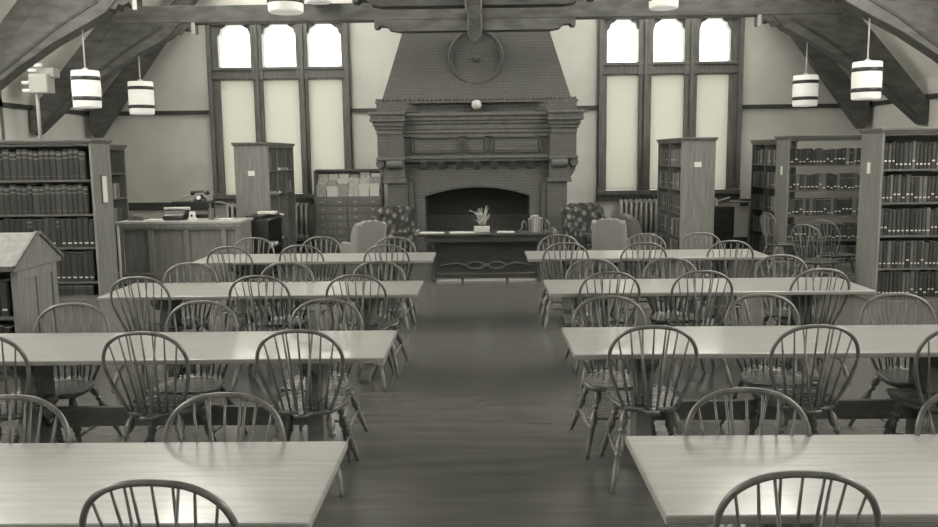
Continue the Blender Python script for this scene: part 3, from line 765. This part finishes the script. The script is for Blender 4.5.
x = .70
for i, (t_, h_, tn) in enumerate(((.035, .20, 6), (.03, .24, 7), (.04, .25, 8), (.035, .25, 8), (.03, .22, 7), (.03, .21, 6))):
    o = bpy.data.objects.new('book', book_mesh(t_, h_, .17, tn, 'plain')); C.objects.link(o); o.location = (x+t_/2, 12.5, .721)
    tag(o, 'pale book standing between bookends on the desk, %s from left' % ORD[i], 'book', 'books between bookends on the desk'); x += t_+.002
for s, xx in ((-1, .69), (1, x+.01)):
    b = thing('bookend', 'scrolled dark bookend %s of the desk books' % ('left' if s < 0 else 'right'), 'bookend', (xx, 12.58, .721), group='bookends on the desk')
    MB().box(min(0, s*.13), max(0, s*.13), -.06, .06, 0, .015).build('base', 'oakedge', b)
    e = MB(); e.tube([(s*.008, 0, .015), (s*.02, 0, .14), (s*.05, 0, .17), (s*.085, 0, .12), (s*.08, 0, .06), (s*.12, 0, .02)], [.008, .022, .02, .018, .014, .02], 8); e.build('scroll', 'shelf', b)

# ------------------------------------------------------------------ circulation counter, left
ct = thing('circulation_counter', 'long panelled oak counter along the left, pale top', 'counter', (-5.5, 12.38, 0))
cl = 1.86
MB().box(0, cl, .04, .6, .02, .91).build('carcass', 'counter', ct)
MB().box(-.03, cl+.03, -.02, .64, .91, .95).build('countertop', 'countertop', ct, bevel=.006)
fm = MB(); fm.box(0, cl, .0, .04, 0, .14); fm.box(0, cl, 0, .04, .82, .91)
xs = [0, .45, 1.0, 1.56, cl-.08]
for a in xs: fm.box(a, a+.08, .0, .04, .14, .82)
fm.build('front_frame', 'counter', ct, bevel=.005)
MB().box(0, cl, -.012, .0, .14, .17).box(0, cl, -.014, 0, .86, .91).build('moulding', 'case', ct)
MB().box(.0, .03, -.02, 0, .1, .9).build('corner_strip', 'white', ct)
# things on and behind the counter
st = thing('desk_stand', 'dark open stand holding a telephone behind the left counter', 'stand', (-4.6, 13.2, 0))
MB().box(-.3, .3, -.16, .16, 1.18, 1.21).build('top', 'dark', st)
MB().box(-.24, .27, -.12, .14, .72, .94+.06).build('cabinet', 'black', st)
for a in (-.27, .27):
    for b in (-.13, .13): MB().box(a-.015, a+.015, b-.015, b+.015, 0, 1.18).build('leg', 'dark', st)
tl = thing('telephone', 'black desk telephone on the stand beside the left window frame', 'telephone', (-4.5, 13.2, 1.21))
tb = MB(); tb.lathe([(.1, 0), (.1, .02), (.075, .05), (.045, .08), (.04, .1)], (0, 0, 0), 16); tb.build('body', 'black', tl)
tb = MB(); tb.tube([(-.13, 0, .10), (-.12, 0, .135), (-.06, 0, .15), (.06, 0, .15), (.12, 0, .135), (.13, 0, .10)], [.036, .032, .018, .018, .032, .036], 10); tb.build('handset', 'black', tl)
tb = MB(); tb.lathe([(.035, 0), (.035, .006)], (0, 0, 0), 14); o = tb.build('dial', 'iron', tl); o.location = (0, -.07, .055); o.rotation_euler.x = R(60)
MB().tube([(-.1, 0, .01), (-.22, -.02, .02), (-.28, -.04, .0), (-.3, -.1, .06), (-.14, -.05, .12)], .005, 6).build('cord', 'iron', tl)
ty = thing('typewriter', 'dark typewriter on the left end of the counter', 'typewriter', (-4.72, 12.72, .95))
tb = MB(); tb.prism([(-.16, 0), (-.16, .06), (-.04, .09), (.0, .15), (.15, .15), (.15, 0)], 'x', -.16, .16); tb.build('body', 'black', ty, bevel=.015)
MB().tube([(-.2, .05, .17), (.2, .05, .17)], .024, 10).build('platen', 'iron', ty)
k = MB()
for r_ in range(3):
    for q in range(9): k.lathe([(.011, 0), (.011, .012)], (-.13+q*.032, -.14+r_*.033, .068+r_*.008), 8)
k.build('keys', 'iron', ty)
be = thing('date_stamp_stand', 'small white stand shaped like a bell on the counter', 'desk accessory', (-4.43, 12.6, .95))
tb = MB(); tb.prism([(-.08, 0), (-.05, .04), (-.035, .13), (.035, .13), (.05, .04), (.08, 0)], 'y', -.03, .03); tb.build('stand', 'white', be, bevel=.01)
MB().tube([(0, -.04, .07), (0, -.025, .07)], .018, 10).build('dial', 'dark', be)
for x, w_, d_, h_, lab, mt in ((-5.15, .3, .2, .012, 'flat pale paper on the counter left of the typewriter', 'paper'), (-3.98, .16, .14, .02, 'small pale paper pile near the counter right end', 'paper')):
    tag(MB().box(x, x+w_, 12.5, 12.5+d_, .951, .951+h_).build('papers', mt), lab, 'papers')
tag(MB().box(-4.18, -4.14, 12.6, 12.75, .951, 1.12).build('card_holder', 'oakedge', bevel=.004), 'upright wooden card holder on the counter beside the white stand', 'card holder')
tr = thing('record_tray', 'slatted record tray on the counter, left end', 'tray', (-5.42, 12.6, .951))
for i in range(7): MB().box(.02+i*.035, .03+i*.035, 0, .2, .012, .1-.008*i).build('divider', 'case', tr)
MB().box(0, .27, 0, .2, 0, .012).build('base', 'case', tr)

# ------------------------------------------------------------------ radiators
def radiator(x0, x1, y, z0, z1, label, pipes=()):
    t = thing('radiator', label, 'radiator', ((x0+x1)/2, y, 0)); n = int((x1-x0)/.1); cx = (x0+x1)/2
    for i in range(n):
        x = x0-cx+.05+i*.1
        f = MB()
        for yy_ in (-.07, 0, .07): f.tube([(x, yy_, z0), (x, yy_, z1-.04)], .024, 8)
        f.tube([(x, -.09, z1-.04), (x, .09, z1-.04)], .045, 10); f.tube([(x, -.09, z0+.05), (x, .09, z0+.05)], .045, 10)
        if i in (0, n-1): f.box(x-.03, x+.03, -.05, .05, 0, z0+.03)
        f.build('section', 'iron', t)
    for p in pipes: MB().tube([(a-cx, b-y, c) for a, b, c in p], .022, 8).build('pipe', 'pipe', t)
    return t
radiator(2.74, 4.75, 16.78, .2, .96, 'wide cast-iron radiator under the right window', [[(4.7, 16.75, .9), (4.95, 16.7, .98), (4.95, 16.7, .9), (5.35, 16.7, .9), (5.35, 16.7, 0)]])
radiator(-5.2, -3.5, 16.78, .25, .96, 'wide cast-iron radiator under the left window', [[(-5.15, 16.75, .95), (-5.3, 16.7, 1.0), (-5.5, 16.7, 1.0), (-5.5, 16.7, 0)]])
# dark cabinet under right window edge
cb = thing('steel_cabinet', 'dark low cabinet beside the freestanding right bookcase', 'cabinet', (4.48, 16.0, 0))
MB().box(-.22, .3, -.2, .3, 0, .86).build('body', 'dark', cb, bevel=.01); MB().box(-.2, .03, -.215, -.2, .05, .82).build('door', 'dark', cb); MB().box(.05, .28, -.215, -.2, .05, .82).build('door', 'dark', cb)

# ------------------------------------------------------------------ low dark shelf unit in front of the left freestanding case
lo = thing('low_shelf_unit', 'low dark shelf unit with papers in front of the freestanding left bookcase', 'shelf unit', (-3.90, 13.06, 0))
MB().box(0, .5, 0, .04, 0, .92).build('end_panel', 'dark', lo); MB().box(.07, .5, .9, .94, 0, .92).build('end_panel', 'dark', lo)
MB().box(0, .02, .04, .9, 0, .92).build('back_panel', 'dark', lo)
for z in (.05, .45, .9): MB().box(.02, .5, .04, .9, z-.02, z).build('shelf', 'dark', lo)
MB().box(.08, .34, .25, .9, .92, .955).build('riser', 'dark', lo)
for y, z, lab in ((13.3, .452, 'white papers on the middle shelf of the low dark unit, near end'), (13.62, .452, 'white papers on the middle shelf of the low dark unit, far end'), (13.65, .958, 'white papers lying on top of the low dark unit')):
    tag(MB().box(-3.72, -3.43, y, y+.2, z, z+.04).build('paper_stack', 'paper', bevel=.004), lab, 'papers', 'papers on the low dark unit')

# ------------------------------------------------------------------ catalogue cabinet with display rack
ca = thing('catalogue_cabinet', 'wooden drawer cabinet with pamphlet display rack beneath the left window', 'cabinet', (-3.25, 15.95, 0))
cw = 1.32
MB().box(0, cw, .02, .45, 0, 1.10).build('carcass', 'counter', ca, bevel=.004)
for c_ in range(2):
    for r_ in range(7):
        a = .03+c_*.64; z = .08+r_*.145
        d_ = MB().box(a, a+.62, .0, .02, z, z+.132).build('drawer', 'counter', ca, bevel=.004)
        for q in (.14, .48): MB().box(a+q-.03, a+q+.03, -.012, .0, z+.06, z+.08).build('pull', 'brass', d_)
bk = MB(); bk.box(0, cw, .42, .45, 1.1, 1.62); bk.box(0, .03, .1, .45, 1.1, 1.62); bk.box(cw-.03, cw, .1, .45, 1.1, 1.62); bk.box(0, cw, .3, .45, 1.6, 1.64); bk.box(.03, cw-.03, .06, .42, 1.1, 1.115)
bk.build('display_rack', 'oakedge', ca)
for rw, (y, z, h_) in enumerate(((.10, 1.117, .25), (.21, 1.25, .24), (.34, 1.38, .2))):
    MB().box(.03, cw-.03, y+.012, y+.03, 1.115, z+.06).build('rack_step', 'oakedge', ca)
    for i in range(6):
        w_ = rnd.uniform(.18, .205); x = .04+i*.207+rnd.uniform(0, .006)
        p = MB(); p.box(x, min(x+w_, cw-.035), y, y+.01, z, z+h_*rnd.uniform(.75, 1)); p.box(x+.02, x+w_-.02, y-.002, y, z+h_*.55, z+h_*.62) if rnd.random() < .4 else None
        tag(p.build('pamphlet', rnd.choice(['paper', 'paper', 'white', 'paperg', 'white']), loc=(-3.25, 15.95, 0)), 'pamphlet in the %s tier of the display rack, %s from left' % (('front', 'middle', 'rear')[rw], ORD[i]), 'pamphlet', 'pamphlets in the display rack')

# ------------------------------------------------------------------ wing armchairs
def armchair(label, loc, rotz, mat, seatmat, s=1.0, w=.70):
    t = thing('wing_armchair', label, 'armchair', loc, rotz)
    hw = w/2
    # facing +Y, back at -Y
    b = MB(); prof = [(-hw+.08, .38), (-hw+.05, .8), (-hw+.10, .98), (-hw+.2, 1.03), (-.1, 1.0), (0, 1.03), (.1, 1.0), (hw-.2, 1.03), (hw-.10, .98), (hw-.05, .8), (hw-.08, .38)]
    A = [b.bm.verts.new((x*s, (-.34-(z-.4)*.16)*s, z*s)) for x, z in prof]; B = [b.bm.verts.new((x*s, (-.2-(z-.4)*.14)*s, z*s)) for x, z in prof]
    b._f(A); b._f(list(reversed(B))); n = len(prof)
    for i in range(n): b._f([A[i], B[i], B[(i+1) % n], A[(i+1) % n]])
    b.build('backrest', mat, t, bevel=.03)
    for q in (-1, 1):
        g = MB(); g.prism([(y*s, z*s) for y, z in ((-.36, .4), (-.44, .95), (-.36, 1.0), (-.22, .92), (-.12, .75), (-.1, .6), (.28, .6), (.33, .52), (.32, .3), (-.34, .3))], 'x', min(q*hw, q*(hw-.1))*s, max(q*hw, q*(hw-.1))*s)
        g.build('wing_and_arm', mat, t, bevel=.03)
    MB().box((-hw+.09)*s, (hw-.09)*s, -.34*s, .33*s, .2*s, .38*s).build('seat_frame', mat, t, bevel=.02)
    MB().box((-hw+.1)*s, (hw-.1)*s, -.22*s, .36*s, .385*s, .5*s).build('cushion', seatmat, t, bevel=.035)
    for x in (-hw+.06, hw-.06):
        for y in (-.3, .28): MB().lathe([(.018, 0), (.022, .08), (.028, .2*s)], (x*s, y*s, 0), 8).build('leg', 'dark', t)
    return t
armchair('floral wing armchair facing the room, left of the hearth', (-1.68, 14.35, 0), R(180-30), 'floral', 'floral', 1.0, .72)
armchair('floral wing armchair facing the room, right of the hearth', (1.9, 14.5, 0), R(180+22), 'floral', 'floral', 1.0, .76)
armchair('plain pale wing armchair seen from behind, left of the desk', (-1.95, 13.35, 0), R(36), 'fabric', 'fabricd', .86, .62)
armchair('plain pale armchair seen from behind, right of the desk', (2.08, 13.35, 0), R(-18), 'fabric', 'fabricd', .86, .62)
armchair('second plain armchair partly hidden beside the right radiator', (2.62, 14.1, 0), R(-60), 'fabricd', 'fabric', .86, .6)

# ------------------------------------------------------------------ hanging lamps
def lamp(x, y, zb, label, w=.42, h=.55, ztop=4.3, tilt=0):
    t = thing('pendant_lamp', label, 'lamp', (x, y, zb), group='barrel pendant lamps')
    r = w/2
    MB().lathe([(r*.93, 0), (r*.97, .02), (r*1.0, h*.5), (r*.98, h-.02), (r*.95, h)], (0, 0, 0), 24).build('shade', 'glasslamp', t)
    for z in (.11, h-.13):
        MB().lathe([(r*1.012, z-.01), (r*1.025, z-.005), (r*1.025, z+.042), (r*1.012, z+.047)], (0, 0, 0), 24).build('band', 'dark', t)
    MB().lathe([(.05, h), (.05, h+.02), (.015, h+.05)], (0, 0, 0), 10).build('cap', 'iron', t)
    MB().tube([(0, 0, h+.04), (0, 0, ztop-zb)], .012, 6).build('chain', 'pipe', t)
lamp(-5.78, 12.3, 2.64, 'large barrel pendant lamp hanging at the left, nearer one', .40, .53, 3.75)
lamp(5.56, 12.3, 2.62, 'large barrel pendant lamp hanging at the right, nearer one', .41, .53, 3.85)
lamp(-5.96, 14.72, 2.66, 'smaller-looking barrel pendant lamp hanging at the left, farther one', .43, .56, 3.65)
lamp(5.61, 14.72, 2.66, 'smaller-looking barrel pendant lamp hanging at the right, farther one', .42, .52, 3.8)
lamp(-2.28, 10.0, 3.57, 'barrel pendant lamp cut by the picture top, left of centre', .42, .52, 6.5)
lamp(2.6, 12.2, 3.92, 'barrel pendant lamp cut by the picture top, right of centre', .42, .52, 6.5)
lamp(-2.72, 14.4, 4.46, 'barrel pendant lamp just showing above the beam, left of centre', .42, .52, 6.5)
# cluster fixture on the left wall
fx = thing('wall_light_cluster', 'pale boxy light cluster on a post near the left window bay', 'wall light', (-7.45, 14.1, 2.9))
MB().box(-.1, .22, -.1, .16, .1, .42).build('housing', 'iron', fx, bevel=.02); MB().box(.0, .3, -.02, .2, .36, .52).build('upper_housing', 'iron', fx, bevel=.02)
for x, z in ((-.2, .14), (-.2, .27), (-.08, .47), (.02, .55)): MB().tube([(x, -.1, z), (x+.13, -.1, z)], .028, 8).build('lamp_tube', 'glasslamp', fx)
MB().tube([(-.02, 0, .12), (-.02, 0, -.7)], .03, 8).build('post', 'pipe', fx)
bpy.context.view_layer.update()
